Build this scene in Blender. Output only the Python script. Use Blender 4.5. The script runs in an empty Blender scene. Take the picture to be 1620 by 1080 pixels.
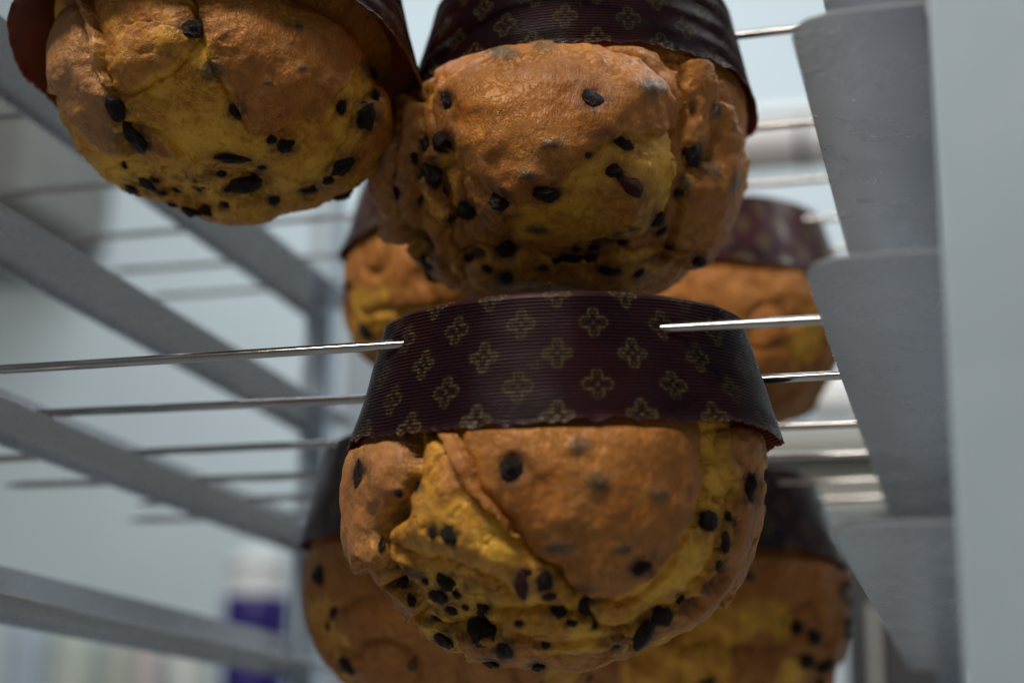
import bpy, math, random
import numpy as np
from mathutils import Vector, Matrix

random.seed(4); rng = np.random.default_rng(7)
S = bpy.context.scene
C = bpy.context.collection

# ------------------------------------------------------------------ camera
FPX, CX, CY = 2600.0, 810.0, 540.0          # focal length in photo pixels (1620 wide)
_y = np.array([760.0, -740.0, FPX]); _y /= np.linalg.norm(_y)
_r = math.radians(-3.3)
_z = np.array([math.sin(_r), math.cos(_r), 0.0]); _z -= _y*(_z@_y); _z /= np.linalg.norm(_z)
_x = np.cross(_z, _y)
if _x[0] < 0: _x = -_x
RM = np.array([_x, _y, _z])                 # world axes (rows) in camera coordinates
def proj(P):
    c = np.asarray(P, float) @ RM
    return CX + FPX*c[..., 0]/c[..., 2], CY - FPX*c[..., 1]/c[..., 2], c[..., 2]
def at(u, v, axis, val):
    d = RM @ np.array([(u-CX)/FPX, -(v-CY)/FPX, 1.0])
    return d*val/d[axis]

cam = bpy.data.cameras.new('camera'); camo = bpy.data.objects.new('camera', cam); C.objects.link(camo)
right, upv, fwd = RM[:, 0], RM[:, 1], RM[:, 2]
camo.matrix_world = Matrix(((right[0], upv[0], -fwd[0], 0), (right[1], upv[1], -fwd[1], 0), (right[2], upv[2], -fwd[2], 0), (0, 0, 0, 1)))
cam.sensor_width = 36.0; cam.lens = FPX/1620*36.0; cam.clip_start = 0.02; cam.clip_end = 60
cam.dof.use_dof = True; cam.dof.focus_distance = 0.80; cam.dof.aperture_fstop = cam.lens/17.5
S.camera = camo

# ------------------------------------------------------------------ light
W = bpy.data.worlds.new('World'); S.world = W; W.use_nodes = True
bg = W.node_tree.nodes['Background']; bg.inputs[0].default_value = (0.68, 0.74, 0.79, 1); bg.inputs[1].default_value = 0.150
def area(name, loc, target, sx, sy, power, col):
    l = bpy.data.lights.new(name, 'AREA'); l.shape = 'RECTANGLE'; l.size = sx; l.size_y = sy; l.energy = power; l.color = col
    o = bpy.data.objects.new(name, l); C.objects.link(o); o.location = loc
    o.rotation_euler = (Vector(target)-Vector(loc)).to_track_quat('-Z', 'Y').to_euler()
    return o
area('ceiling_lamp', (-0.62, -0.6, 1.95), (-0.25, 0.8, 0.2), 1.2, 0.38, 47, (1.0, 0.93, 0.80))
area('ceiling_lamp', (0.9, 1.7, 2.1), (-0.2, 1.2, 0.2), 1.6, 0.5, 26, (0.95, 0.97, 1.0))
area('ceiling_lamp', (-0.9, 2.0, 2.3), (-0.7, 3.2, 0.6), 1.8, 0.4, 27, (0.88, 0.97, 1.0))
S.view_settings.view_transform = 'Standard'; S.view_settings.look = 'None'
S.view_settings.exposure = 0.0; S.view_settings.gamma = 1.0
S.cycles.use_denoising = True
S.cycles.max_bounces = 8

# ------------------------------------------------------------------ noise
def _hash(ix, iy, iz, seed):
    h = (ix*374761393 + iy*668265263 + iz*2147483647 + seed*1274126177) & 0xffffffff
    h = ((h ^ (h >> 13))*1274126177) & 0xffffffff
    h = ((h ^ (h >> 16))*2246822519) & 0xffffffff
    return ((h ^ (h >> 15)) & 0xffff)/65535.0*2-1
def vnoise(P, seed=0):
    I = np.floor(P).astype(np.int64); f = P-I; f = f*f*f*(f*(f*6-15)+10)
    out = 0
    for dx in (0, 1):
        wx = f[:, 0] if dx else 1-f[:, 0]
        for dy in (0, 1):
            wy = f[:, 1] if dy else 1-f[:, 1]
            for dz in (0, 1):
                wz = f[:, 2] if dz else 1-f[:, 2]
                out = out + wx*wy*wz*_hash(I[:, 0]+dx, I[:, 1]+dy, I[:, 2]+dz, seed)
    return out
def fbm(P, octv=4, seed=0, gain=0.5):
    s = 0; a = 1
    for o in range(octv):
        s = s + a*vnoise(P*(2.03**o)+o*17.3, seed+o); a *= gain
    return s
def ridge(P, octv=3, seed=0):
    s = 0; a = 1
    for o in range(octv):
        s = s + a*(1-np.abs(vnoise(P*(2.1**o)+o*9.1, seed+o))*2); a *= 0.5
    return s
def sstep(x, a, b):
    t = np.clip((x-a)/(b-a), 0, 1); return t*t*(3-2*t)
def poly_sd(U, V, poly):
    p = np.array(poly, float); n = len(p)
    best = np.full(U.shape, 1e18); inside = np.zeros(U.shape, bool)
    for i in range(n):
        a = p[i]; b = p[(i+1) % n]; e = b-a
        t = np.clip(((U-a[0])*e[0]+(V-a[1])*e[1])/(e@e), 0, 1)
        best = np.minimum(best, (U-a[0]-t*e[0])**2+(V-a[1]-t*e[1])**2)
        c = ((a[1] <= V) != (b[1] <= V))
        with np.errstate(divide='ignore', invalid='ignore'):
            xi = a[0]+(V-a[1])/(e[1] if e[1] else 1e-9)*e[0]
        inside ^= c & (U < xi)
    d = np.sqrt(best)
    return np.where(inside, d, -d)

# ------------------------------------------------------------------ mesh helpers
def npmesh(name, V, Q, mats, smooth=True, attrs=None, uv=None, mi=None):
    me = bpy.data.meshes.new(name)
    V = np.asarray(V, np.float32); Q = np.asarray(Q, np.int32); k = Q.shape[1]
    me.vertices.add(len(V)); me.vertices.foreach_set('co', V.ravel())
    me.loops.add(Q.size); me.loops.foreach_set('vertex_index', Q.ravel())
    me.polygons.add(len(Q)); me.polygons.foreach_set('loop_start', np.arange(0, Q.size, k, dtype=np.int32))
    me.polygons.foreach_set('use_smooth', np.full(len(Q), smooth))
    if mi is not None: me.polygons.foreach_set('material_index', np.asarray(mi, np.int32))
    for n, a in (attrs or {}).items():
        at_ = me.attributes.new(n, 'FLOAT', 'POINT'); at_.data.foreach_set('value', np.asarray(a, np.float32))
    if uv is not None:
        l = me.uv_layers.new(name='UVMap'); l.data.foreach_set('uv', np.asarray(uv, np.float32)[Q.ravel()].ravel())
    for m in mats: me.materials.append(m)
    me.update(calc_edges=True); me.validate()
    return me
def link(name, me, parent=None):
    o = bpy.data.objects.new(name, me); C.objects.link(o)
    if parent: o.parent = parent
    return o
def empty(name, loc, label, cat, group=None):
    o = bpy.data.objects.new(name, None); C.objects.link(o); o.location = loc; o.empty_display_size = .02
    return tag(o, label, cat, group)
def tag(o, label, cat, group=None, kind=None):
    if label: o['label'] = label
    if cat: o['category'] = cat
    if group: o['group'] = group
    if kind: o['kind'] = kind
    return o
import bmesh
def boxes(name, bs, mat, parent=None, bevel=0.0015, seg=2):
    bm = bmesh.new()
    for (x0, x1, y0, y1, z0, z1) in bs:
        b2 = bmesh.new()
        bmesh.ops.create_cube(b2, size=1)
        for v in b2.verts:
            v.co = Vector(((x0+x1)/2+v.co.x*(x1-x0), (y0+y1)/2+v.co.y*(y1-y0), (z0+z1)/2+v.co.z*(z1-z0)))
        if bevel: bmesh.ops.bevel(b2, geom=b2.edges[:], offset=bevel, segments=seg, affect='EDGES', profile=0.5)
        t = bpy.data.meshes.new('t'); b2.to_mesh(t); b2.free(); bm.from_mesh(t); bpy.data.meshes.remove(t)
    me = bpy.data.meshes.new(name); bm.to_mesh(me); bm.free(); me.materials.append(mat)
    return link(name, me, parent)
def lathe(name, prof, mat, parent=None, n=48, axis='z', smooth=True):
    th = np.linspace(0, 2*np.pi, n, endpoint=False); V = []; Q = []
    for r, z in prof:
        for t in th:
            V.append((r*math.cos(t), r*math.sin(t), z) if axis == 'z' else (z, r*math.cos(t), r*math.sin(t)))
    m = len(prof)
    for j in range(m-1):
        for i in range(n):
            a = j*n+i; b = j*n+(i+1) % n
            Q.append((a, b, b+n, a+n))
    return link(name, npmesh(name, V, Q, [mat], smooth), parent)

# ------------------------------------------------------------------ materials
def newmat(name):
    m = bpy.data.materials.new(name); m.use_nodes = True
    nt = m.node_tree; b = nt.nodes['Principled BSDF']
    return m, nt, b
class N:
    """tiny node builder"""
    def __init__(s, nt): s.nt = nt
    def n(s, t, **k):
        x = s.nt.nodes.new(t)
        for a, v in k.items(): setattr(x, a, v)
        return x
    def put(s, sock, v):
        if isinstance(v, bpy.types.NodeSocket): s.nt.links.new(v, sock)
        elif isinstance(v, (tuple, list)): sock.default_value = tuple(v) if len(v) == len(sock.default_value) else tuple(v)+(1,)
        else: sock.default_value = v
    def m(s, op, a, b=0.0, c=None, clamp=False):
        x = s.n('ShaderNodeMath', operation=op, use_clamp=clamp); s.put(x.inputs[0], a); s.put(x.inputs[1], b)
        if c is not None: s.put(x.inputs[2], c)
        return x.outputs[0]
    def mix(s, f, a, b):
        x = s.n('ShaderNodeMix', data_type='RGBA'); s.put(x.inputs[0], f); s.put(x.inputs[6], a); s.put(x.inputs[7], b)
        return x.outputs[2]
    def noise(s, vec, scale, detail=3.0, rough=0.5, dist=0.0):
        x = s.n('ShaderNodeTexNoise'); s.nt.links.new(vec, x.inputs['Vector'])
        x.inputs['Scale'].default_value = scale; x.inputs['Detail'].default_value = detail
        x.inputs['Roughness'].default_value = rough; x.inputs['Distortion'].default_value = dist
        return x.outputs['Fac']
    def ramp(s, f, a, b):
        x = s.n('ShaderNodeMapRange', interpolation_type='SMOOTHSTEP'); s.put(x.inputs[0], f); x.inputs[1].default_value = a; x.inputs[2].default_value = b
        return x.outputs[0]
    def attr(s, name):
        return s.n('ShaderNodeAttribute', attribute_name=name).outputs['Fac']
    def bump(s, h, strength, dist, prev=None):
        x = s.n('ShaderNodeBump'); x.inputs['Strength'].default_value = strength; x.inputs['Distance'].default_value = dist
        s.put(x.inputs['Height'], h)
        if prev is not None: s.put(x.inputs['Normal'], prev)
        return x.outputs[0]

def mat_bread():
    m, nt, b = newmat('bread'); g = N(nt)
    co = g.n('ShaderNodeTexCoord').outputs['Object']
    mp = g.n('ShaderNodeMapping'); nt.links.new(co, mp.inputs[0]); mp.inputs['Scale'].default_value = (1, 1, 0.28); st = mp.outputs[0]
    cr = g.attr('crust'); stn_shade = g.attr('stain_shade'); pale = g.attr('pale')
    n1 = g.noise(co, 38, 4, .6, .4); n2 = g.noise(co, 150, 4, .6); n3 = g.noise(st, 420, 3, .65, .6); n4 = g.noise(co, 900, 2, .6)
    crumb = g.mix(g.ramp(n1, .3, .72), (0.86, 0.48, 0.045), (0.66, 0.27, 0.018))
    crumb = g.mix(g.m('MULTIPLY', g.ramp(n2, .55, .8), .55), crumb, (0.42, 0.12, 0.008))
    crust = g.mix(g.ramp(n1, .28, .7), (0.37, 0.118, 0.012), (0.58, 0.225, 0.032))
    crust = g.mix(g.m('MULTIPLY', g.ramp(n2, .5, .78), .6), crust, (0.21, 0.052, 0.008))
    crust = g.mix(g.m('MULTIPLY', g.ramp(n4, .55, .75), .22), crust, (0.56, 0.27, 0.075))
    c2 = g.m('ADD', cr, g.m('MULTIPLY', g.m('SUBTRACT', n2, .5), .45))
    col = g.mix(g.ramp(c2, .22, .8), crumb, crust)
    col = g.mix(g.m('MULTIPLY', pale, g.m('ADD', .35, g.m('MULTIPLY', n3, .5))), col, (0.50, 0.30, 0.16))  # greyish pink tint imitates glancing light on the flaps
    olv = g.attr('olive')
    col = g.mix(g.m('MULTIPLY', olv, g.m('ADD', .45, g.m('MULTIPLY', g.ramp(n2, .32, .6), .5))), col, (0.085, 0.066, 0.036))
    s2 = g.m('MULTIPLY', stn_shade, g.ramp(n2, .30, .62))
    col = g.mix(g.m('MINIMUM', s2, .92), col, (0.030, 0.014, 0.008))  # chocolate smears, plus shade painted into hollows and creases
    nt.links.new(col, b.inputs['Base Color'])
    g.put(b.inputs['Roughness'], g.m('ADD', .34, g.m('MULTIPLY', n2, .30)))
    b.inputs['Specular IOR Level'].default_value = 0.5
    b.inputs['Subsurface Weight'].default_value = 0.10; b.inputs['Subsurface Radius'].default_value = (.006, .003, .001); b.inputs['Subsurface Scale'].default_value = 0.6
    vor = g.n('ShaderNodeTexVoronoi', feature='DISTANCE_TO_EDGE'); nt.links.new(st, vor.inputs['Vector']); vor.inputs['Scale'].default_value = 190
    wk = g.n('ShaderNodeTexNoise'); nt.links.new(co, wk.inputs['Vector']); wk.inputs['Scale'].default_value = 120; wk.inputs['Detail'].default_value = 5; wk.inputs['Roughness'].default_value = .62; wk.inputs['Distortion'].default_value = 1.6
    rdg = g.m('ABSOLUTE', g.m('SUBTRACT', wk.outputs['Fac'], .5))
    crk = g.m('MULTIPLY', g.m('SUBTRACT', 1.0, g.ramp(rdg, .0, .05)), g.ramp(n1, .40, .62))     # crinkles of the dried skin
    por = g.m('MULTIPLY', g.ramp(g.noise(co, 230, 3, .6, .5), .60, .72), g.m('SUBTRACT', 1.0, c2, clamp=True))   # open pores of the crumb
    col = g.mix(g.m('MULTIPLY', por, .42), col, (0.22, 0.060, 0.008))
    col = g.mix(g.m('MULTIPLY', crk, .30), col, (0.17, 0.050, 0.010))
    nt.links.new(col, b.inputs['Base Color'])
    h = g.m('ADD', g.m('MULTIPLY', n3, .8), g.m('MULTIPLY', n2, g.m('ADD', .45, g.m('MULTIPLY', cr, .6))))
    h = g.m('SUBTRACT', h, g.m('ADD', g.m('MULTIPLY', crk, .8), g.m('MULTIPLY', por, 1.1)))
    h = g.m('ADD', h, g.m('MULTIPLY', g.ramp(vor.outputs['Distance'], 0, .12), g.m('MULTIPLY', g.ramp(n1, .45, .7), .25)))
    bp = g.bump(h, .55, .0024); bp = g.bump(n4, .18, .0006, bp)
    nt.links.new(bp, b.inputs['Normal'])
    return m
def mat_chip(name, col, col2, rough):
    m, nt, b = newmat(name); g = N(nt)
    co = g.n('ShaderNodeTexCoord').outputs['Object']
    n1 = g.noise(co, 1.6, 4, .6); n2 = g.noise(co, 6, 3, .6)
    nt.links.new(g.mix(g.ramp(n1, .42, .72), col, col2), b.inputs['Base Color'])
    b.inputs['Roughness'].default_value = rough; b.inputs['Specular IOR Level'].default_value = .3
    nt.links.new(g.bump(n2, .5, .12), b.inputs['Normal'])
    return m
def mat_paper():
    m, nt, b = newmat('waxed_paper'); g = N(nt)
    uv = g.n('ShaderNodeUVMap').outputs[0]
    sp = g.n('ShaderNodeSeparateXYZ'); nt.links.new(uv, sp.inputs[0]); u, v = sp.outputs[0], sp.outputs[1]
    # uv.x counts columns (18 round), uv.y counts rows of 14.5 mm; odd rows shift half a column
    row = g.m('FLOOR', v); odd = g.m('MULTIPLY', g.m('MODULO', g.m('ADD', row, 100.0), 2.0), .5)
    px = g.m('MULTIPLY', g.m('SUBTRACT', g.m('FRACT', g.m('ADD', u, odd)), .5), 36.5)     # mm in cell
    py = g.m('MULTIPLY', g.m('SUBTRACT', g.m('FRACT', v), .5), 14.5)
    ax = g.m('ABSOLUTE', px); ay = g.m('ABSOLUTE', py)
    big = g.m('MAXIMUM', ax, ay); sml = g.m('MINIMUM', ax, ay)
    def line(d, w): return g.m('SUBTRACT', 1.0, g.ramp(g.m('ABSOLUTE', d), w*.55, w*1.25))
    def length(a, c): return g.m('SQRT', g.m('ADD', g.m('MULTIPLY', a, a), g.m('MULTIPLY', c, c)))
    # four petals: a rounded arch opening to the centre
    ring = g.m('SUBTRACT', length(g.m('SUBTRACT', big, 4.6), sml), 2.35)
    gate = g.ramp(big, 2.9, 3.5)
    pet = g.m('MULTIPLY', line(ring, .55), gate)
    stem = g.m('MULTIPLY', line(sml, .38), g.m('MULTIPLY', g.ramp(big, 3.6, 3.9), g.m('SUBTRACT', 1.0, g.ramp(big, 5.6, 5.9))))
    curl = g.m('MULTIPLY', line(g.m('SUBTRACT', length(g.m('SUBTRACT', big, 2.5), g.m('SUBTRACT', sml, 2.5)), .75), .42), 1.0)
    dot = g.m('SUBTRACT', 1.0, g.ramp(length(px, py), .7, 1.2))
    top = g.m('SUBTRACT', 1.0, g.ramp(length(px, g.m('SUBTRACT', py, 7.0)), .45, .8))
    # the small printer's mark: a hooked stroke and an upright bar
    mx = g.m('MULTIPLY', g.m('SUBTRACT', u, 14.145), 31.0); my = g.m('MULTIPLY', g.m('SUBTRACT', v, 2.10), 14.5)
    bar = g.m('MULTIPLY', line(g.m('SUBTRACT', mx, 3.0), .45), g.m('SUBTRACT', 1.0, g.ramp(g.m('ABSOLUTE', my), 2.2, 2.8)))
    hook = g.m('MULTIPLY', line(g.m('SUBTRACT', length(mx, my), 1.2), .5), g.ramp(g.m('ADD', mx, my), -.9, -.4))
    mark = g.m('MULTIPLY', g.m('MAXIMUM', bar, hook), .55)
    pr = g.m('MAXIMUM', mark, g.m('MAXIMUM', g.m('MAXIMUM', pet, stem), g.m('MAXIMUM', curl, g.m('MAXIMUM', dot, top))))
    co = g.n('ShaderNodeTexCoord').outputs['Object']
    wear = g.ramp(g.noise(co, 700, 2, .6), .25, .62)
    fn = g.noise(co, 25, 3)
    base = g.mix(g.ramp(fn, .4, .65), (0.027, 0.0075, 0.0125), (0.047, 0.0105, 0.0145))
    col = g.mix(g.m('MULTIPLY', g.m('MULTIPLY', pr, wear), .85), base, (0.20, 0.165, 0.060))
    nt.links.new(col, b.inputs['Base Color'])
    g.put(b.inputs['Roughness'], g.m('ADD', .20, g.m('MULTIPLY', fn, .16)))
    b.inputs['Specular IOR Level'].default_value = .36
    nt.links.new(g.bump(g.noise(co, 300, 3), .15, .0008), b.inputs['Normal'])
    return m
def mat_plain(name, col, rough, metal=0.0, spec=.5, var=.12, scale=12, bump=.05, bd=.001, brushed=None, scratch=0):
    m, nt, b = newmat(name); g = N(nt)
    co = g.n('ShaderNodeTexCoord').outputs['Object']
    n1 = g.noise(co, scale, 4, .6); n2 = g.noise(co, scale*25, 3, .6)
    d = tuple(c*(1-var) for c in col); l = tuple(min(1, c*(1+var)) for c in col)
    nt.links.new(g.mix(g.ramp(n1, .3, .7), d, l), b.inputs['Base Color'])
    g.put(b.inputs['Roughness'], g.m('ADD', rough-.05, g.m('MULTIPLY', n1, .1)))
    b.inputs['Metallic'].default_value = metal; b.inputs['Specular IOR Level'].default_value = spec
    h = n2
    if brushed:
        mp = g.n('ShaderNodeMapping'); nt.links.new(co, mp.inputs[0]); mp.inputs['Scale'].default_value = brushed
        h = g.noise(mp.outputs[0], 60, 3, .7)
    if scratch:
        mp2 = g.n('ShaderNodeMapping'); nt.links.new(co, mp2.inputs[0]); mp2.inputs['Scale'].default_value = (.25, 1, 1); mp2.inputs['Rotation'].default_value = (0, 0, .12)
        sc = g.ramp(g.noise(mp2.outputs[0], 210, 3, .7), .72, .82)
        where = g.ramp(g.noise(co, 9, 3, .6), .52, .66)
        old = b.inputs['Base Color'].links[0].from_socket
        nt.links.new(g.mix(g.m('MULTIPLY', g.m('MULTIPLY', sc, where), scratch), old, (.85, .85, .87)), b.inputs['Base Color'])
        sm = g.ramp(g.noise(co, 16, 5, .65, 1.2), .42, .7)
        g.put(b.inputs['Roughness'], g.m('ADD', rough-.08, g.m('MULTIPLY', sm, .10)))
    if bump: nt.links.new(g.bump(h, bump, bd), b.inputs['Normal'])
    return m
BREAD = mat_bread()
CHIP = mat_chip('dark_chocolate', (0.013, 0.0065, 0.005), (0.040, 0.020, 0.015), .40)
CHIPC = mat_chip('chocolate_under_crust', (0.095, 0.060, 0.028), (0.22, 0.115, 0.042), .6)
CHIPR = mat_chip('candied_peel', (0.085, 0.020, 0.010), (0.040, 0.012, 0.008), .35)
PAPER = mat_paper()
PAPER_IN = mat_plain('paper_inside', (0.20, 0.035, 0.010), .55, spec=.3, var=.25, scale=40, bump=.2, bd=.0008)
RAIL = mat_plain('rail_steel', (0.57, 0.60, 0.645), .31, metal=.65, var=.05, scale=7, bump=.03, bd=.0006, brushed=(1, .03, 1), scratch=.14)
POST = mat_plain('post_steel', (0.44, 0.53, 0.62), .42, metal=.05, var=.05, scale=6, bump=.05, bd=.0006, brushed=(1, 1, .03), scratch=.12)
SKEW = mat_plain('skewer_steel', (0.50, 0.48, 0.48), .10, metal=1.0, var=.12, scale=30, bump=.03, bd=.0003)
WALL = mat_plain('wall_paint', (0.56, 0.63, 0.67), .6, var=.03, scale=1.2, bump=.03)

# ------------------------------------------------------------------ panettone
def rot_of(tx, ty): return Matrix.Rotation(ty, 3, 'Y') @ Matrix.Rotation(tx, 3, 'X')
# shared chip shapes
def chip_mesh(seed, mat, tip):
    bm = bmesh.new(); bmesh.ops.create_icosphere(bm, subdivisions=3, radius=1)
    V = np.array([v.co[:] for v in bm.verts])
    d = 1+.30*fbm(V*1.3+seed*7.7, 3, seed)+.09*vnoise(V*4.5+seed, seed+3)
    V = V*d[:, None]
    V[:, 2] = np.where(V[:, 2] > 0, V[:, 2]*(1+tip*np.exp(-(V[:, 0]**2+V[:, 1]**2)*5)), V[:, 2])
    for v, c in zip(bm.verts, V): v.co = c
    for f in bm.faces: f.smooth = True
    me = bpy.data.meshes.new('chocolate_chip'); bm.to_mesh(me); bm.free(); me.materials.append(mat); return me
CHIPS = {'d': [chip_mesh(i, CHIP, .25*(i % 3)) for i in range(5)], 'c': [chip_mesh(i+9, CHIPC, 0) for i in range(3)], 'r': [chip_mesh(i+20, CHIPR, 0) for i in range(2)]}

def cup(parent, r0, r1, H, seed, phase, nth, holes, Rn, c, wave=.0022):
    """corrugated paper mould: rim radius r0 at z=0, base radius r1 at z=H; outer skin, pinked rim, inner skin, base"""
    th = np.linspace(0, 2*np.pi, nth, endpoint=False)
    nr = int(H/.0017)*(6 if nth > 300 else 2); t = np.linspace(0, 1, nr)
    T, TH = np.meshgrid(t, th, indexing='ij')
    P = np.stack([np.cos(TH)*3+seed*3.1, np.sin(TH)*3, T*1.5], -1).reshape(-1, 3)
    lw = fbm(P*.6, 3, seed).reshape(T.shape)
    zig = .0006*(.6+.6*np.abs(lw))*(np.abs(((TH/(2*np.pi)*96+.8*lw) % 1)-.5)*4-1)+.0013*fbm(np.stack([np.cos(TH)*14, np.sin(TH)*14, T*0], -1).reshape(-1, 3), 2, seed+4).reshape(T.shape)
    rimw = sstep(T, .08, 0)
    Z = T*H + rimw*zig + wave*lw*(1-T)**2
    flare = .0035*np.exp(-T/.10)
    r = r0+(r1-r0)*T**.92+.0016*lw + flare*(.6+.6*vnoise(P*.9, seed+8).reshape(T.shape)) - flare*.4
    cornr = .006
    r = r - cornr*sstep(T, .93, 1)**2
    ribs = .00068*np.sin(2*np.pi*T*H/.0017)*(1-rimw*.5)*(T < .97)*(1 if nth > 300 else 0)
    for (hy, hz) in holes:      # paper pulled in where a skewer goes through
        Wv = np.stack([np.cos(TH)*r, np.sin(TH)*r, Z], -1).reshape(-1, 3)@Rn.T+c
        q = np.hypot(Wv[:, 1]-hy, Wv[:, 2]-hz).reshape(T.shape)
        r = r-.0026*np.exp(-(q/.0042)**2)*(1+.5*lw)+.0008*np.exp(-((q-.0075)/.003)**2)
    ro = r+ribs; ri = r-.0008+ribs*.6
    def surf(rr, zz): return np.stack([np.cos(TH)*rr, np.sin(TH)*rr, zz], -1).reshape(-1, 3)
    Vo = surf(ro, Z); Vi = surf(ri, np.minimum(Z+.00005, H-.001))
    n0 = len(Vo)
    cap = np.stack([np.cos(th)*r1*.4, np.sin(th)*r1*.4, np.full(nth, H+.0004)], -1)
    V = np.vstack([Vo, Vi, cap, [[0, 0, H+.0004]]])
    uvx = TH/(2*np.pi)*18+phase; uvy = T*H/.0145+.35
    uv = np.vstack([np.stack([uvx, uvy], -1).reshape(-1, 2)]*2+[np.full((nth+1, 2), 99.0)])
    j, i = np.meshgrid(np.arange(nr-1), np.arange(nth), indexing='ij'); i2 = (i+1) % nth
    q = np.stack([j*nth+i, j*nth+i2, (j+1)*nth+i2, (j+1)*nth+i], -1).reshape(-1, 4)
    k = np.arange(nth); k2 = (k+1) % nth
    rim = np.stack([k2, k, k+n0, k2+n0], -1)
    top = np.stack([(nr-1)*nth+k, (nr-1)*nth+k2, 2*n0+k2, 2*n0+k], -1)
    Q = np.vstack([q, q[:, ::-1]+n0, rim, top]); mi = np.r_[np.zeros(len(q)), np.ones(len(q)), np.ones(len(rim)), np.zeros(len(top))]
    # uv seam: last column wraps to the next integer
    me = npmesh('paper_cup', V, Q, [PAPER, PAPER_IN], True, None, None, mi)
    l = me.uv_layers.new(name='UVMap'); luv = uv[Q.ravel()].copy()
    big = (luv.reshape(-1, 4, 2)[:, :, 0].max(1)-luv.reshape(-1, 4, 2)[:, :, 0].min(1)) > 9
    L = luv.reshape(-1, 4, 2); sel = L[big]; sel[:, :, 0] = np.where(sel[:, :, 0] < phase+9, sel[:, :, 0]+18, sel[:, :, 0]); L[big] = sel
    l.data.foreach_set('uv', L.astype(np.float32).ravel())
    return link('paper_cup', me, parent)

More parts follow.
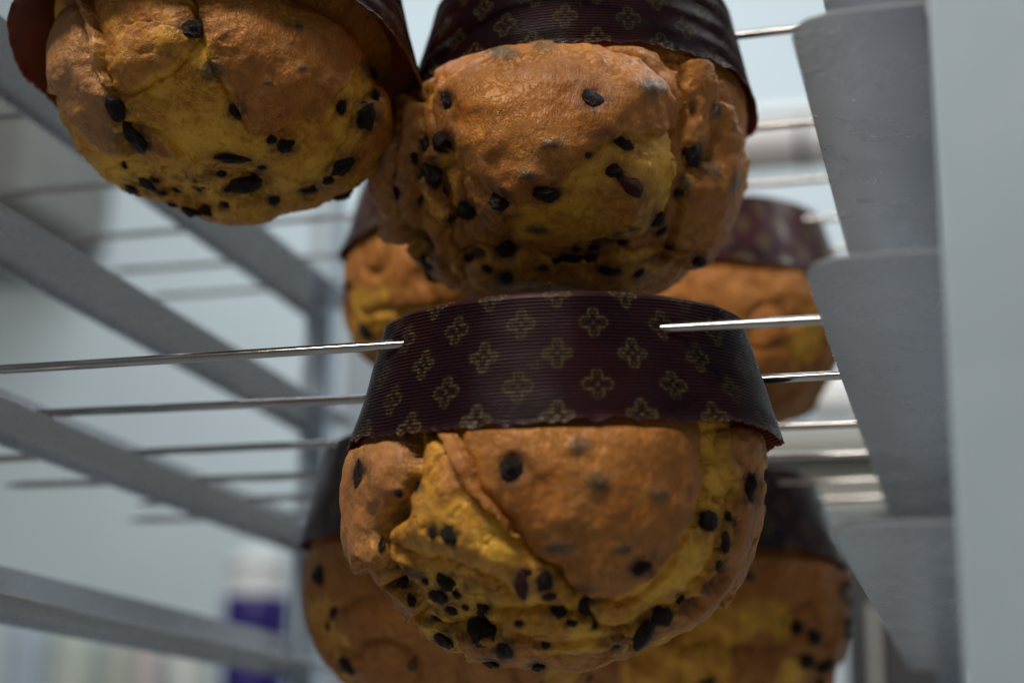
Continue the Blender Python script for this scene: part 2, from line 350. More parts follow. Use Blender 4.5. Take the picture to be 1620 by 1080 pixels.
def panettone(label, c, r0, r1, H, Rb, D, off=(0, 0), tilt=(0, 0), seed=1, base_crust=.85, layers=(), chips=(), rnd_chips=0, hero=False, holes=(), phase=0.0, sink=.018, crumbamt=.3):
    root = empty('panettone', tuple(c), label, 'panettone', 'panettoni hanging upside down on skewers')
    R3 = rot_of(*tilt); root.rotation_euler = R3.to_euler()
    Rn = np.array(R3); c = np.array(c, float)
    toW = lambda P: P@Rn.T+c
    cup(root, r0, r1, H, seed, phase, 440 if hero else 160, holes, Rn, c)
    nth, na = (620, 250) if hero else (220, 100)
    a = np.linspace(0.004, math.radians(122), na); th = np.linspace(0, 2*np.pi, nth, endpoint=False)
    A, TH = np.meshgrid(a, th, indexing='ij'); A = A.ravel(); TH = TH.ravel()
    rin = r0*.985
    zc = -sink
    sa = np.sin(A); ca = np.cos(A)
    rad = Rb*np.sign(sa)*np.abs(sa)**.92
    up_ = A > np.pi/2
    zz = np.where(up_, zc-ca*.075, zc-(D-sink)*np.sign(ca)*np.abs(ca)**.95)
    # stay inside the paper where the bread enters it
    lim = rin-.003-np.clip(zz, 0, None)*(r0-r1)/H
    rad = np.where(zz > -.004, np.minimum(rad, lim), rad)
    rad = rad+np.maximum(lim-rad, 0)*sstep(zz, .006, .028)*.985
    ox = off[0]*sstep(-zz, -.01, .03); oy = off[1]*sstep(-zz, -.01, .03)
    B = np.stack([rad*np.cos(TH)+ox, rad*np.sin(TH)+oy, zz], -1)
    nrm = B-np.array([off[0], off[1], zc]); nrm[:, 2] *= (Rb/D)**1.0; nrm /= np.linalg.norm(nrm, axis=1)[:, None]
    Wp = toW(B); U, Vv, dep = proj(Wp)
    nw = nrm@Rn.T; view = -Wp/np.linalg.norm(Wp, axis=1)[:, None]
    face = (nw*view).sum(1)
    fr = sstep(face, -.34, -.10) if hero else np.zeros(len(B))
    Pn = B*1000/10.0+seed*31.7                    # centimetre units
    d = .0035*fbm(Pn*.28, 3, seed)+.0008*fbm(Pn*1.0, 2, seed+5)
    crust = np.full(len(B), base_crust); pale = np.zeros(len(B)); stain_shade = np.zeros(len(B)); olive = np.zeros(len(B))
    # cracks and torn patches where nothing is laid out
    rg = ridge(Pn*.22+3.3, 2, seed+11); patch = sstep(fbm(Pn*.20, 3, seed+21)-(.35-crumbamt)*1.0-.25*sstep(-zz, .0, D)*0, .05, .28)*sstep(-zz, .02, .05)
    free = 1-fr
    lumps = np.abs(vnoise(Pn*.33+1.7, seed+31))
    crust = crust*(1-fr*0)-free*patch*.65
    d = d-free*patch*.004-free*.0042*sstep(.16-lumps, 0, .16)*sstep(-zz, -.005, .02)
    stain_shade = stain_shade+free*sstep(.045-lumps, 0, .045)*.5  # cracks get painted shade along their bottoms
    if hero:
        wu = 9*fbm(Pn*.7, 3, seed+41); wv = 9*fbm(Pn*.7+50, 3, seed+42)
        U2 = U+wu; V2 = Vv+wv
        for L in layers:
            Ut, Vt, _d = proj(toW(B+nrm*(d+L.get('s', 0)+.75*max(L.get('h', 0), 0))[:, None]))
            sd = poly_sd(Ut+wu, Vt+wv, L['p']); k = L.get('e', 3.0)
            ins = sstep(sd, -k*.5, k*.5)*fr
            prof = L.get('s', 0)+L.get('h', 0)*(1-np.exp(-np.clip(sd, 0, None)/L.get('w', 20)))
            if L.get('lip'): prof = prof+L['lip']*np.exp(-(np.clip(sd, 0, None)/6.0)**2)
            d = d+ins*prof
            g = L.get('g', .0034)
            d = d-fr*(1-ins)*g*np.exp(-np.clip(-sd, 0, None)/6.0)
            if 'c' in L: crust = crust*(1-ins)+L['c']*ins*(.6+.4*sstep(sd, 0, L.get('b', 11)))
            if 'pale' in L: pale = pale*(1-ins)+L['pale']*ins
            elif 'c' in L: pale = pale*(1-ins)
            if 'st' in L: stain_shade = np.maximum(stain_shade*(1-ins), L['st']*ins)  # sunken layers carry painted shade in their colour
            elif 'c' in L: stain_shade = stain_shade*(1-ins)
    if hero:
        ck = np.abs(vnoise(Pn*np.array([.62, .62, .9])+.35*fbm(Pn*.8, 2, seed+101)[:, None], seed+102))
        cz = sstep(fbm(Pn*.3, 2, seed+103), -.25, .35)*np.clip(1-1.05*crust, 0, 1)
        d = d-cz*.0020*np.exp(-(ck/.045)**2); stain_shade = np.maximum(stain_shade, cz*.28*np.exp(-(ck/.03)**2))  # crease depths also darkened in colour, as painted shade
        d = d+(1-crust)*.0006*fbm(Pn*1.3, 3, seed+104)
        crust = np.clip(crust+(1-crust)*.42*fbm(Pn*.55, 3, seed+105), 0, 1)
    # wrinkles: fine on crust, pulled strands on crumb
    wr = ridge(Pn*np.array([1.6, 1.6, 2.6])+.6*fbm(Pn*.6, 2, seed+61)[:, None], 3, seed+51)
    zone = sstep(fbm(Pn*.25, 2, seed+71), -.15, .45)
    d = d+crust*zone*.00055*(wr-1)+(.00018+.0002*(1-crust))*fbm(Pn*3.1, 3, seed+81)
    strand = vnoise(Pn*np.array([5, 5, 1.3]), seed+91)
    d = d+(1-crust)*.0005*strand
    # chips: dents
    CH = []
    if hero:
        U, Vv, _d = proj(toW(B+nrm*d[:, None]))
        for (u, v, rx, ry, rot, k) in chips:
            ct, sn = math.cos(rot), math.sin(rot)
            du = (U-u)*ct+(Vv-v)*sn; dv = -(U-u)*sn+(Vv-v)*ct
            q = np.sqrt((du/rx)**2+(dv/ry)**2)
            w = fr*np.exp(-(q/1.25)**4)
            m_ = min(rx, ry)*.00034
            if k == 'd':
                d = d-fr*np.exp(-(q/1.05)**4)*m_*.30; stain_shade = np.maximum(stain_shade, fr*np.exp(-(q/1.75)**3)*.9)
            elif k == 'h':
                d = d-w*m_*1.7; stain_shade = np.maximum(stain_shade, fr*np.exp(-(q/1.1)**4)*.95)  # hollow: dented, and its shade painted in dark
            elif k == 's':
                stain_shade = np.maximum(stain_shade, fr*np.exp(-(q/1.0)**2)*.8)
            else:
                d = d+fr*np.exp(-(q/1.1)**2)*m_*.55; olive = np.maximum(olive, fr*np.exp(-(q/1.15)**4))
    d = np.where(zz > .002, np.minimum(d, 0)*.3, d)
    keep = sstep(-zz, -.012, .006)
    d = d*keep
    F = B+nrm*d[:, None]
    # never through the paper
    rr = np.hypot(F[:, 0], F[:, 1]); lim2 = rin-.0035-np.clip(F[:, 2], 0, None)*(r0-r1)/H
    sc = np.where((F[:, 2] > -.003) & (rr > lim2), lim2/np.maximum(rr, 1e-6), 1.0); F[:, :2] *= sc[:, None]
    j, i = np.meshgrid(np.arange(na-1), np.arange(nth), indexing='ij'); i2 = (i+1) % nth
    Q = np.stack([j*nth+i, (j+1)*nth+i, (j+1)*nth+i2, j*nth+i2], -1).reshape(-1, 4)
    me = npmesh('bread', F, Q, [BREAD], True, {'crust': np.clip(crust, 0, 1), 'pale': np.clip(pale, 0, 1), 'stain_shade': np.clip(stain_shade, 0, 1), 'olive': np.clip(olive, 0, 1)})
    link('bread', me, root)
    # normals of the finished surface for seating the chips
    G = F.reshape(na, nth, 3)
    gt = np.roll(G, -3, 1)-np.roll(G, 3, 1); ga = np.gradient(G, axis=0)
    NN = np.cross(gt, ga).reshape(-1, 3); NN /= np.linalg.norm(NN, axis=1)[:, None]+1e-12
    NN *= np.sign((NN*nrm).sum(1))[:, None]; NN = NN*.5+nrm*.5
    def seat(idx, sx, sy, sz, rot, k, lift):
        p = F[idx]; n = Vector(NN[idx]).normalized()
        # local x follows picture-right on the surface
        xr = Vector(Rn.T@right); x = (xr-n*xr.dot(n)).normalized(); y = n.cross(x)
        x2 = x*math.cos(rot)-y*math.sin(rot); y2 = n.cross(x2)
        M = Matrix((x2*sx, y2*sy, n*sz)).transposed().to_4x4(); M.translation = Vector(p)+n*lift
        o = link('chocolate_chip' if k in 'dc' else 'candied_peel', random.choice(CHIPS[k]), root); o.matrix_local = M
        if k == 'c': o['label'] = 'grey-green chip showing through the crust'
    if hero:
        Wf = toW(F); Uf, Vf, Df = proj(Wf)
        ok = face > -.05
        for (u, v, rx, ry, rot, k) in chips:
            if k not in 'dr': continue
            q = np.where(ok, (Uf-u)**2+(Vf-v)**2, 1e9); idx = int(q.argmin())
            s = Df[idx]/FPX
            # undo foreshortening a little so the chip keeps its drawn size
            f = max(.45, float(face[idx])); sx, sy = 1.06*rx*s, 1.06*ry*s*min(1.4, 1/f**.5); m_ = min(rx, ry)*s
            if k == 'd': seat(idx, sx, sy, m_*.72, rot, 'd', m_*.04)
            elif k == 'r': seat(idx, sx, sy, m_*.6, rot, 'r', 0)
            else: seat(idx, sx*1.0, sy*1.0, m_*.42, rot, 'c', -m_*.16)
    pool = np.where((zz < -.012) & (fr < .05))[0]
    wgt = np.sin(A[pool]); wgt = wgt/wgt.sum()
    for idx in rng.choice(pool, rnd_chips, p=wgt):
        s = rng.uniform(.0030, .0062); k = 'd' if rng.random() < .72 else 'c'
        seat(int(idx), s*rng.uniform(.8, 1.3), s, s*(.7 if k == 'd' else .4), rng.uniform(0, 3), k, 0)
    return root

def ch(s):
    out = []
    for ln in s.strip().split(';'):
        f = ln.split()
        if f: out.append((float(f[0]), float(f[1]), float(f[2]), float(f[3]), math.radians(float(f[4])), f[5]))
    return out

P1_L = [
 dict(p=[(596,868),(660,888),(720,900),(772,930),(805,958),(790,995),(720,995),(650,968),(608,935)], s=-.006, c=.10, st=.32, g=0),
 dict(p=[(655,680),(720,680),(745,750),(790,815),(850,885),(902,925),(908,950),(880,970),(835,966),(800,946),(770,921),(720,896),(660,886),(620,870),(603,850),(625,805),(640,760)], s=.0025, h=.008, w=30, c=.46, g=.005),
 dict(p=[(760,985),(850,972),(930,990),(990,1012),(960,1035),(860,1030),(790,1020)], s=.002, h=.004, w=20, c=.25),
 dict(p=[(925,962),(985,970),(1040,932),(1080,897),(1108,840),(1122,770),(1152,800),(1152,860),(1120,915),(1060,955),(1000,1000),(950,992)], s=.001, h=.004, w=20, c=.16),
 dict(p=[(1112,680),(1150,680),(1165,740),(1160,790),(1125,780),(1112,830)], s=-.001, h=.003, w=15, c=.3),
 dict(p=[(690,1005),(780,1018),(860,1032),(960,1030),(1010,1022),(1000,1050),(940,1080),(850,1080),(740,1060)], s=.002, h=.004, w=18, c=.62),
 dict(p=[(1150,650),(1215,650),(1220,760),(1208,850),(1185,915),(1140,965),(1080,1005),(1010,1030),(985,1022),(1040,990),(1100,950),(1148,890),(1170,830),(1172,770),(1160,720)], s=.003, h=.004, w=14, c=.85, lip=.001, pale=.12),
 dict(p=[(530,650),(600,650),(640,660),(644,745),(628,775),(610,795),(598,822),(592,860),(590,900),(602,930),(625,950),(650,978),(620,1010),(560,985),(530,910),(515,850),(505,760)], s=.004, h=.005, w=16, c=.88, lip=.002, pale=.35, g=.004),
 dict(p=[(672,600),(674,690),(695,735),(724,775),(762,814),(808,853),(850,884),(890,903),(912,935),(930,958),(962,963),(988,960),(1020,935),(1052,912),(1092,884),(1114,832),(1122,760),(1126,600)], s=.0045, h=.010, w=60, c=.95, lip=.001, g=.003),
]
P1_C = ch('''809 739 19 21 0 d; 943 762 17 15 0 c; 1040 780 16 11 30 c; 915 706 18 13 0 c; 568 749 11 15 0 d; 710 848 13 15 0 d; 684 843 7 11 0 d;
1120 824 14 15 0 d; 1186 771 12 20 0 d; 1148 860 7 14 0 d; 1016 898 16 12 -20 d; 886 865 22 12 0 c; 987 867 14 8 0 c; 826 925 11 22 -10 r; 862 917 11 17 -15 d;
705 920 14 13 0 d; 691 940 16 11 20 d; 655 903 19 9 20 c; 640 925 16 11 20 d; 713 963 12 9 0 d; 766 963 14 15 0 d; 762 994 22 18 0 d; 797 1026 15 12 0 d;
881 966 14 9 0 d; 925 956 14 20 -25 d; 973 1016 14 11 -15 d; 1018 1002 12 22 20 d; 1047 973 16 13 0 d; 669 984 10 8 0 d; 850 1054 11 8 0 d; 628 804 14 18 0 h; 657 732 6 16 0 h;
660 770 7 9 0 d; 700 782 9 3 -30 s; 604 945 12 7 30 h; 620 905 18 10 40 h; 1100 960 14 10 -30 h; 1130 925 18 7 -40 h; 1168 830 4 14 10 h; 735 930 14 10 0 s; 660 945 20 12 30 s; 730 985 16 9 0 s; 1078 960 20 12 -20 s; 830 905 9 6 0 d; 868 944 12 6 0 r; 575 915 5 11 0 h; 700 1010 17 10 10 d; 775 1048 15 8 0 d; 640 905 8 6 0 d; 672 918 7 6 20 d; 722 938 8 7 0 d; 745 985 9 7 0 d; 736 960 7 5 0 d; 782 1000 10 8 0 d; 690 975 9 6 0 d; 905 985 8 6 0 d; 940 990 7 5 0 d; 990 995 9 6 0 d; 1075 945 9 8 0 d; 1140 895 6 9 0 d; 1155 820 5 8 0 d; 610 860 6 8 0 d; 633 780 6 8 0 d; 820 985 7 5 0 d; 655 950 8 7 0 d; 860 1020 9 5 0 d; 715 905 14 8 20 s; 690 960 20 14 10 s; 750 1010 22 12 0 s; 1010 985 22 10 -20 s; 900 970 20 10 0 s''')
P2_L = [
 dict(p=[(580,160),(617,165),(610,250),(616,330),(636,395),(600,395),(570,280)], s=.003, h=.008, w=10, c=.9, pale=.5, g=.008),
 dict(p=[(622,150),(652,150),(646,250),(640,330),(646,410),(626,375),(617,320),(615,250)], s=.003, h=.008, w=9, c=.9, pale=.4, g=.008),
 dict(p=[(655,160),(705,120),(705,240),(692,300),(700,370),(730,450),(690,460),(655,400),(645,310)], s=.000, h=.005, w=16, c=.62),
 dict(p=[(656,350),(672,372),(692,398),(688,408),(666,394),(654,372)], s=-.007, c=.4, st=.7, g=0),
 dict(p=[(655,285),(672,270),(692,300),(700,345),(690,360),(668,330)], s=.001, h=.004, w=8, c=.5, pale=.2),
 dict(p=[(700,425),(740,398),(820,410),(960,418),(1060,392),(1090,410),(1060,455),(950,480),(820,480),(720,465)], s=.000, h=.005, w=22, c=.55),
 dict(p=[(1142,150),(1180,160),(1200,240),(1196,300),(1175,385),(1125,440),(1070,425),(1092,352),(1100,290),(1120,268),(1135,230)], s=.002, h=.010, w=24, c=.8, g=.003),
 dict(p=[(1088,40),(1140,40),(1146,140),(1145,190),(1132,240),(1108,256),(1100,190)], s=.002, h=.006, w=16, c=.8, g=.004, e=8),
 dict(p=[(690,135),(725,90),(780,62),(860,50),(950,55),(1025,78),(1074,122),(1098,190),(1100,260),(1092,320),(1070,368),(1030,394),(960,408),(880,410),(810,402),(752,382),(717,340),(706,290),(690,240),(684,170)], s=.005, h=.022, w=75, c=.40, g=.009),
 dict(p=[(704,240),(760,296),(800,322),(795,350),(802,395),(770,392),(735,372),(715,332)], s=.0005, h=.002, w=14, c=.72, g=.001),
 dict(p=[(680,110),(716,70),(780,40),(860,20),(950,30),(1030,60),(1078,112),(1090,165),(1076,195),(1040,208),(1000,214),(960,230),(930,250),(900,280),(870,300),(840,317),(800,318),(760,298),(730,270),(705,245),(690,220),(682,170)], s=.002, h=.005, w=22, c=.95, lip=.0008, g=.0025),
]
P2_C = ch('''709 160 11 15 0 d; 938 156 17 14 25 d; 1031 138 20 14 20 c; 862 73 18 11 0 c; 796 84 24 10 5 c; 698 224 17 15 0 d; 674 228 14 13 0 d; 684 272 18 20 0 d; 738 331 14 15 0 d;
789 316 16 15 0 d; 864 305 20 14 20 d; 982 225 18 9 25 d; 973 271 13 11 0 d; 998 293 26 11 40 r; 1098 244 11 17 0 d; 1122 267 18 12 40 c; 1131 177 8 14 0 c; 1080 289 11 13 0 c; 1074 305 9 6 0 d;
1162 289 7 14 10 c; 1040 347 12 11 -20 d; 1047 365 11 5 -30 d; 800 391 13 14 0 d; 676 418 15 11 10 d; 629 302 7 13 0 d; 672 382 7 20 -30 h; 800 438 11 10 0 d; 964 429 16 8 0 d; 902 409 17 8 0 d;
933 407 9 8 0 d; 1107 415 11 10 0 d; 871 227 14 9 0 c; 831 276 13 9 0 c; 849 362 18 8 10 c; 1040 412 26 7 -25 h; 752 402 14 8 20 h; 1099 172 5 14 -10 h; 976 372 26 10 -5 s; 960 385 22 7 0 h; 605 260 4 9 0 c; 865 330 16 8 0 s; 1010 420 20 8 -10 s; 760 345 13 20 10 s; 985 385 8 5 0 d; 940 390 9 5 0 d; 1000 365 7 5 0 d; 912 395 7 5 0 d; 880 412 8 5 0 d; 1060 390 8 6 0 d; 655 250 7 9 0 d; 663 320 6 8 0 d; 705 300 8 9 0 d; 712 345 6 7 0 d; 742 408 9 6 0 d; 770 425 8 6 0 d; 860 425 9 5 0 d; 1010 432 9 6 0 d; 1085 240 5 7 0 d; 930 245 5 4 0 d; 805 345 14 10 0 s; 955 395 30 9 -5 s; 690 255 18 20 0 s''')
P3_L = [
 dict(p=[(100,-60),(300,-60),(312,50),(262,110),(200,152),(165,142),(145,60)], s=.001, h=.004, w=25, c=.62),
 dict(p=[(195,205),(250,215),(280,250),(240,262),(205,245)], s=.001, h=.002, w=10, c=.7),
 dict(p=[(300,-60),(640,-60),(590,60),(566,110),(530,160),(490,195),(440,208),(402,212),(385,190),(370,150),(345,110),(322,50)], s=.003, h=.006, w=30, c=.88, lip=.0008, g=.003),
 dict(p=[(575,165),(640,120),(640,210),(600,275),(552,305),(508,318),(540,272),(562,232)], s=.002, h=.003, w=15, c=.6),
 dict(p=[(50,-60),(105,-60),(148,60),(160,130),(166,190),(182,240),(198,264),(160,245),(110,195),(70,130),(50,60)], s=.003, h=.004, w=12, c=.85, lip=.001, pale=.55, g=.003),
 dict(p=[(250,262),(330,255),(400,262),(420,290),(400,320),(330,318),(270,300)], s=-.004, c=.1, st=.25, g=0),
]
P3_C = ch('''302 45 16 15 0 d; 336 112 18 18 0 c; 183 170 14 18 -20 d; 213 217 26 16 20 d; 377 176 12 12 0 d; 579 183 16 17 0 d; 540 168 8 10 0 d; 452 230 13 11 0 d; 430 222 8 7 0 d; 370 250 28 7 10 d;
232 290 18 11 20 d; 318 295 13 11 0 d; 385 292 26 16 -10 d; 542 262 21 10 -20 d; 432 316 9 9 0 d; 205 307 12 10 0 d; 300 338 14 9 0 d; 325 336 10 8 0 d; 472 46 7 6 0 c; 478 108 7 6 0 c; 495 299 16 8 -10 d; 423 130 6 6 0 c; 290 280 22 10 0 s; 340 270 28 12 0 s; 260 300 14 8 0 s; 575 108 8 8 0 c; 590 118 8 8 0 d; 255 305 8 6 0 d; 280 300 9 6 0 d; 350 275 8 6 0 d; 405 275 8 6 0 d; 360 300 8 6 0 d; 415 265 7 5 0 d; 270 325 9 5 0 d; 355 325 9 5 0 d; 520 285 10 6 -20 d; 595 150 7 7 0 d; 196 262 5 5 0 d; 245 285 7 5 0 d; 320 285 30 18 0 s; 385 280 30 20 0 s''')

panettone('sharp lower middle panettone in whole printed paper cup, pierced by two skewers', (-.1945, .779, .1695), .1075, .0885, .062, .1000, .106,
          off=(-.0045, 0), tilt=(.100, -.006), seed=3, base_crust=.2, layers=P1_L, chips=P1_C, rnd_chips=14, hero=True, phase=.40, sink=.022, holes=[(.708, .2068), (.806, .2068)])
panettone('upper middle panettone with a big bulging crust lobe, above the whole paper cup', (-.2035, .845, .375), .1000, .084, .062, .1035, .110,
          off=(-.0145, 0), seed=5, base_crust=.78, layers=P2_L, chips=P2_C, rnd_chips=14, hero=True, phase=.1, sink=.026)
panettone('upper left blurred yellow panettone with its wide rim cut off by the frame', (-.376, .735, .370), .1095, .089, .062, .0860, .070,
          off=(.004, .0), tilt=(-.13, .02), seed=9, base_crust=.25, layers=P3_L, chips=P3_C, rnd_chips=14, hero=True, phase=.3, sink=.020)
panettone('lower left rear panettone with plain brown crust, behind the middle one', (-.310, .978, .149), .1000, .089, .064, .1000, .104, seed=13, rnd_chips=30, phase=.2, crumbamt=.03, base_crust=.92)
panettone('lower right rear panettone dotted with chips, beside the bottom rail end', (-.187, 1.142, .158), .1000, .082, .062, .1030, .122, seed=17, rnd_chips=60, phase=.7, crumbamt=.22)
panettone('upper left rear panettone half hidden behind the big lobed one', (-.325, 1.03, .357), .0900, .075, .062, .0880, .100, seed=21, rnd_chips=30, phase=.5, crumbamt=.25)
panettone('upper right rear panettone in purplish cup, beside the second rail', (-.172, 1.190, .371), .0890, .072, .058, .0880, .108, seed=26, rnd_chips=30, phase=.15, crumbamt=.15)

# ------------------------------------------------------------------ rack
LEV = [.410, .3065, .2030, .0995]
rack = empty('bakery_rack', (-.28, .95, -1.0), 'grey metal bakery rack with angled rails holding the skewered panettoni', 'rack')
def rail_mesh(sgn):
    """angle rail: horizontal flange with a rounded near inner corner, upright web on the outer edge; flange edge at x=0, web at x=sgn*.055"""
    bm = bmesh.new(); w = .0545; y0, y1 = .612, 1.285; t = .0016; hw = .029
    pts = []
    rc = .020
    for k in range(7):
        an = math.pi/2*k/6
        pts.append((rc-rc*math.cos(an), y0+rc-rc*math.sin(an)))
    pts += [(w, y0), (w, y1), (0, y1)]
    vs = [bm.verts.new((sgn*x, y, 0)) for x, y in pts]
    f = bm.faces.new(vs)
    r = bmesh.ops.extrude_face_region(bm, geom=[f])
    for v in r['geom']:
        if isinstance(v, bmesh.types.BMVert): v.co.z += t
    b2 = bmesh.new(); bmesh.ops.create_cube(b2, size=1)
    for v in b2.verts: v.co = Vector((sgn*(w+t/2+v.co.x*t), (y0+y1)/2+v.co.y*(y1-y0), hw/2-.0025+v.co.z*(hw+.005)))
    tm = bpy.data.meshes.new('t'); b2.to_mesh(tm); b2.free(); bm.from_mesh(tm); bpy.data.meshes.remove(tm)
    bmesh.ops.recalc_face_normals(bm, faces=bm.faces[:])
    bmesh.ops.bevel(bm, geom=bm.edges[:], offset=.0004, segments=1, affect='EDGES')
    me = bpy.data.meshes.new('rail'); bm.to_mesh(me); bm.free(); me.materials.append(RAIL); return me
ml, mr = rail_mesh(-1), rail_mesh(1)
def put(o, p):
    o.parent = rack; o.location = Vector(p)-rack.location; return o
for z in LEV+[-.004]:
    put(link('rail', ml), (-.502, 0, z)); put(link('rail', mr), (-.0625 if z > .25 else -.060 if z > .15 else -.0535, 0, z))
def post(x0, x1, y0, y1):
    put(boxes('post', [(x0, x1, y0, y1, -1.0, 1.0)], POST, None, .002, 2), (0, 0, 0))
post(-.0063, .036, .568, .6085)
post(-.600, -.5595, .568, .6085)
post(-.034, -.010, 1.2865, 1.3105)
post(-.560, -.536, 1.2865, 1.3105)

# ------------------------------------------------------------------ skewers
def skewer(y, z, x0, x1, label, r=.0026, dz=0.0):
    n = 14; L = x1-x0; V = []; Q = []
    prof = [(0.0003, 0), (r*.55, .006), (r, .016)]+[(r, .016+(L-.020)*k/24) for k in range(1, 25)]+[(r*.8, L-.001), (.0002, L)]
    for rr, s in prof:
        bend = .0006*math.sin(s*9+y*40)
        for k in range(n):
            t = 2*math.pi*k/n; sq = 1.0-.16*abs(math.sin(2*t))
            V.append((s, math.cos(t)*rr*sq*.85, math.sin(t)*rr*sq+bend))
    for j in range(len(prof)-1):
        for k in range(n):
            a = j*n+k; b = j*n+(k+1) % n; Q.append((a, a+n, b+n, b))
    o = link('skewer', npmesh('skewer', V, Q, [SKEW], True)); o.location = (x0, y, z)
    o.rotation_euler = (0, math.atan2(-dz, L), 0)
    tag(o, label, 'skewer', 'steel skewers laid across the rack')
    return o
Z2 = .2030+.0016+.0022; Z0 = .410+.0016+.0022
skewer(.708, Z2, -.665, .010, 'skewer through the front of the whole printed paper cup')
skewer(.806, Z2, -.655, -.004, 'skewer through the back of the whole printed paper cup')
skewer(.915, Z2, -.64, -.004, 'skewer with bright end entering the lower left rear paper cup')
skewer(1.004, Z2, -.66, -.004, 'skewer through the back of the lower left rear panettone')
skewer(1.085, Z2, -.60, -.004, 'skewer through the front of the lower right rear panettone')
skewer(1.156, Z2, -.645, -.004, 'lowest blurred skewer, its free end jutting past the left rail')
skewer(.668, Z0, -.64, -.004, 'skewer through the front of the cut off upper left cup')
skewer(.742, Z0, -.64, -.004, 'skewer through the back of the cut off upper left cup')
skewer(.848, Z0, -.66, -.004, 'skewer coming out right of the lobed upper middle panettone', dz=.004)
skewer(.972, Z0, -.68, -.004, 'topmost skewer seen left of the cut off panettone')
skewer(1.070, Z0, -.68, -.004, 'first blurred skewer under the cut off panettone, behind the top left rail')
skewer(1.152, Z0, -.68, -.004, 'middle blurred skewer between the two upper left rails')
skewer(1.222, Z0, -.68, -.004, 'rearmost skewer crossing between the two upper left rails')

# ------------------------------------------------------------------ background
def structure(o): o['kind'] = 'structure'; return o
structure(boxes('floor', [(-5, 5, -3, 3.4, -1.30, -1.25)], mat_plain('floor_tile', (0.36, 0.35, 0.33), .5, var=.08, scale=2, bump=.02), None, 0))
structure(boxes('wall', [(-4, 3.5, 3.4, 3.5, -1.3, 3.0)], WALL, None, 0))
STEEL = mat_plain('fridge_steel', (0.42, 0.47, 0.53), .35, metal=.5, var=.05, scale=3, bump=.03)
WHITE = mat_plain('white_enamel', (0.78, 0.79, 0.80), .35, var=.02, scale=5, bump=.02)
PURP = mat_plain('purple_label', (0.020, 0.010, 0.16), .4, var=.1, scale=8, bump=.02)
DARK = mat_plain('dark_enamel', (0.055, 0.056, 0.064), .4, var=.1, scale=4, bump=.03)
PINKISH = mat_plain('pinkish_pipe', (0.52, 0.48, 0.47), .4, var=.05, scale=4, bump=.02)
TAUPE = mat_plain('taupe_paint', (0.17, 0.165, 0.15), .5, var=.1, scale=4, bump=.03)
def bpx(u0, v0, u1, v1, y):
    a = at(u0, v1, 1, y); b = at(u1, v0, 1, y); return a[0], b[0], a[2], b[2]

# steel fridge behind the left rear post
x0, x1, z0, z1 = bpx(502, 300, 760, 1250, 2.5)
fr = empty('fridge', ((x0+x1)/2, 2.7, z0), 'grey steel fridge standing behind the rear left post', 'fridge')
def bx(name, bs, mat, par, bev=.004):
    o = boxes(name, bs, mat, None, bev); o.parent = par; o.location = -par.location; return o
bx('body', [(x0, x1, 2.53, 2.95, z0, z1)], STEEL, fr, .01)
bx('door', [(x0+.004, x1-.004, 2.50, 2.528, z0+.02, z1-.01)], STEEL, fr, .008)
bx('handle', [(x0+.16, x0+.18, 2.46, 2.498, z0+.5, z0+.8)], WHITE, fr, .004)
# horizontal pipe with collar on brackets
a = at(1090, 245, 1, 2.45); b = at(1420, 235, 1, 2.45); col = at(1272, 240, 1, 2.45)
pp = empty('wall_pipe', (a[0], 2.45, a[2]), 'pinkish horizontal pipe with a dark collar behind the upper rails', 'pipe')
hh = (at(1230, 205, 1, 2.45)-at(1230, 278, 1, 2.45))[2]/2
ZL = b[0]-a[0]
lathe('pipe', [(0.001, -.2), (hh, -.2), (hh, ZL), (0.001, ZL)], PINKISH, pp, axis='x')
lathe('collar', [(hh, col[0]-a[0]-.006), (hh*1.06, col[0]-a[0]-.005), (hh*1.06, col[0]-a[0]+.005), (hh, col[0]-a[0]+.006)], DARK, pp, axis='x')
# white wall shelf above the pipe
x0, x1, z0, z1 = bpx(1080, 150, 1420, 198, 2.6)
tag(boxes('wall_ledge', [(x0, x1, 2.6, 2.8, z0, z1)], WHITE, None, .006), 'white ledge just above the pinkish pipe', 'ledge')
# stack of steel trays low right
x0, x1, z0, z1 = bpx(1150, 650, 1425, 810, 2.0)
tr = empty('tray_stack_shelf', ((x0+x1)/2, 2.1, z0), 'pale steel shelving with stacked trays, right of the rear panettoni', 'shelving')
PALE = mat_plain('pale_steel', (0.60, 0.60, 0.57), .3, metal=.4, var=.06, scale=3, bump=.03)
n = 5; dz = (z1-z0)/n
for k in range(n): bx('tray', [(x0, x1+.012*(k%2), 2.0+.02*(k%3), 2.35, z0+dz*k, z0+dz*(k+.62))], PALE, tr, .006)
bx('leg', [(x0+.01, x0+.04, 2.12, 2.15, z0-1.2, z0)], PALE, tr, .003); bx('leg', [(x1-.04, x1-.01, 2.12, 2.15, z0-1.2, z0)], PALE, tr, .003)
c = at(1318, 640, 1, 2.1); rr = 48*2.2/FPX
o = empty('mixing_bowl', tuple(c), 'white upturned bowl on top of the stacked trays', 'bowl')
lathe('bowl', [(rr, -.01), (rr*1.02, 0), (rr*.97, rr*.45), (rr*.75, rr*.85), (rr*.4, rr*1.08), (rr*.12, rr*1.12), (.001, rr*1.12)], WHITE, o)
lathe('foot_ring', [(rr*.35, rr*1.08), (rr*.36, rr*1.2), (rr*.30, rr*1.2), (rr*.3, rr*1.1)], WHITE, o)
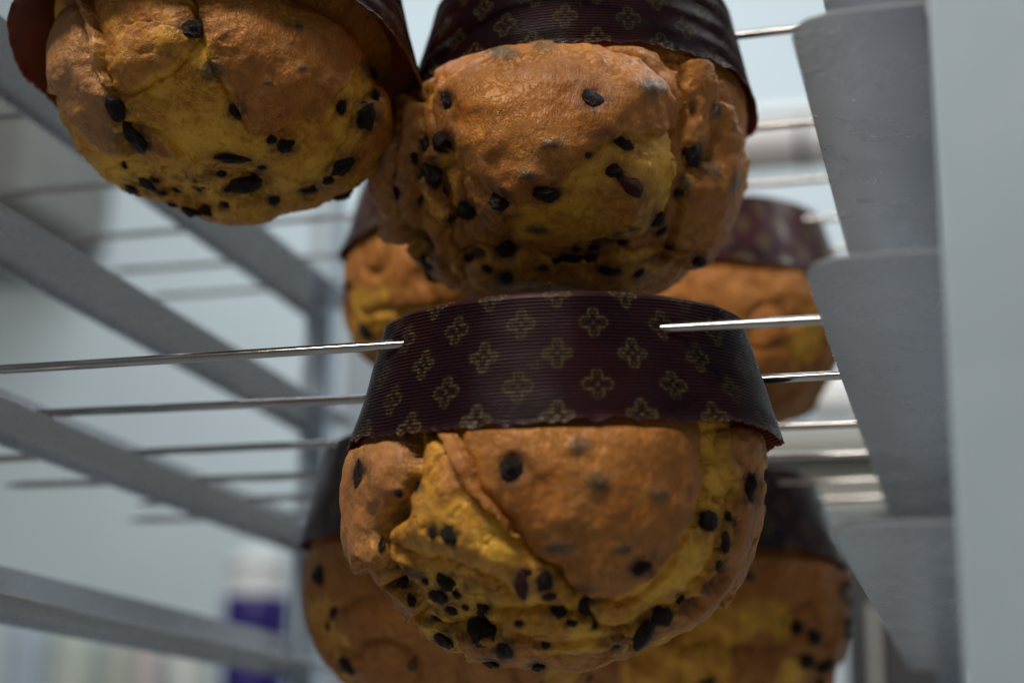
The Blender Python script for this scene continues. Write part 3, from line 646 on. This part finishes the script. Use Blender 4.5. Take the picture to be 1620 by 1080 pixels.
# dark cabinet low right
x0, x1, z0, z1 = bpx(1345, 815, 1500, 1300, 1.9)
cb = empty('cabinet', ((x0+x1)/2, 2.1, z0), 'dark cabinet under the stacked trays, behind the bottom right rail', 'cabinet')
bx('carcass', [(x0, x1, 1.92, 1.99, z0, z1)], DARK, cb, .006)
bx('door', [(x0+.01, x1-.01, 1.90, 1.918, z0+.01, z1-.012)], DARK, cb, .004)
bx('handle', [(x0+.03, x0+.04, 1.88, 1.898, z1-.2, z1-.1)], PALE, cb, .003)
# white and purple tub
tb = at(396, 1150, 1, 2.95); k = 3.12/FPX
o = empty('plastic_tub', tuple(tb), 'white tub with a deep purple band, behind the lower left rails', 'tub')
R_ = 52*k
lathe('body', [(.001, 0), (R_*.92, 0), (R_*.96, 90*k), (R_, 225*k), (R_*.98, 235*k), (R_*.9, 250*k)], WHITE, o)
lathe('lid', [(R_*.9, 250*k), (R_*1.02, 250*k), (R_*1.02, 256*k), (R_*.88, 270*k), (R_*.45, 285*k), (.001, 288*k)], WHITE, o)
lathe('label_band', [(R_*.995, 132*k), (R_*1.015, 134*k), (R_*1.03, 202*k), (R_*1.01, 204*k)], PURP, o)
lathe('label_band', [(R_*.96, 20*k), (R_*.985, 22*k), (R_*1.0, 104*k), (R_*.98, 106*k)], PURP, o)
def jar(u, v, half, h, y, col, name, label, cat):
    p = at(u, v, 1, y); k = y*1.07/FPX; o = empty(name, tuple(p), label, cat)
    m = mat_plain(name+'_plastic', col, .4, var=.05, scale=6, bump=.02); r = half*k; H = h*k
    lathe('body', [(.001, 0), (r*.95, 0), (r, H*.05), (r, H*.7), (r*.85, H*.8), (r*.4, H*.86), (r*.4, H*.9)], m, o)
    lathe('cap', [(r*.44, H*.88), (r*.46, H*.885), (r*.46, H*.99), (r*.4, H), (.001, H)], WHITE, o)
jar(25, 1200, 28, 260, 2.95, (.36, .42, .50), 'bottle', 'blue-grey bottle at the lower left corner', 'bottle')
jar(105, 1200, 42, 250, 3.0, (.45, .49, .44), 'canister', 'pale green canister beside the blue-grey bottle', 'canister')
jar(178, 1200, 28, 235, 2.95, (.42, .45, .40), 'bottle', 'slim olive grey bottle between two canisters', 'bottle')
jar(222, 1200, 22, 215, 2.9, (.54, .46, .46), 'bottle', 'pinkish bottle under the lowest left rail', 'bottle')
jar(285, 1200, 42, 220, 3.05, (.62, .64, .62), 'canister', 'off white canister beside the purple banded tub', 'canister')
zs = at(200, 1202, 1, 3.0)[2]
tb2 = empty('worktop', (-1.0, 3.0, zs-.9), 'low worktop under the blurred bottles and tub', 'worktop')
zt = min(zs, tb[2])-.02
bx('top', [(-2.2, -.3, 2.6, 3.38, zt-.04, zt)], PALE, tb2)
for lx in (-2.16, -.36): bx('leg', [(lx, lx+.05, 2.65, 2.70, zt-.9, zt-.042)], PALE, tb2)
# dark open cupboard at far upper left
x0, x1, z0, z1 = bpx(-160, 110, 55, 330, 3.0)
cu = empty('cupboard', ((x0+x1)/2, 3.1, z0), 'taupe wall cupboard at the far upper left behind the rack', 'cupboard')
bx('body', [(x0, x1, 3.02, 3.38, z0, z1)], TAUPE, cu, .01)
bx('door', [(x0+.01, (x0+x1)/2-.003, 3.0, 3.018, z0+.01, z1-.01)], TAUPE, cu, .004)
bx('door', [((x0+x1)/2+.003, x1-.01, 3.0, 3.018, z0+.01, z1-.01)], TAUPE, cu, .004)
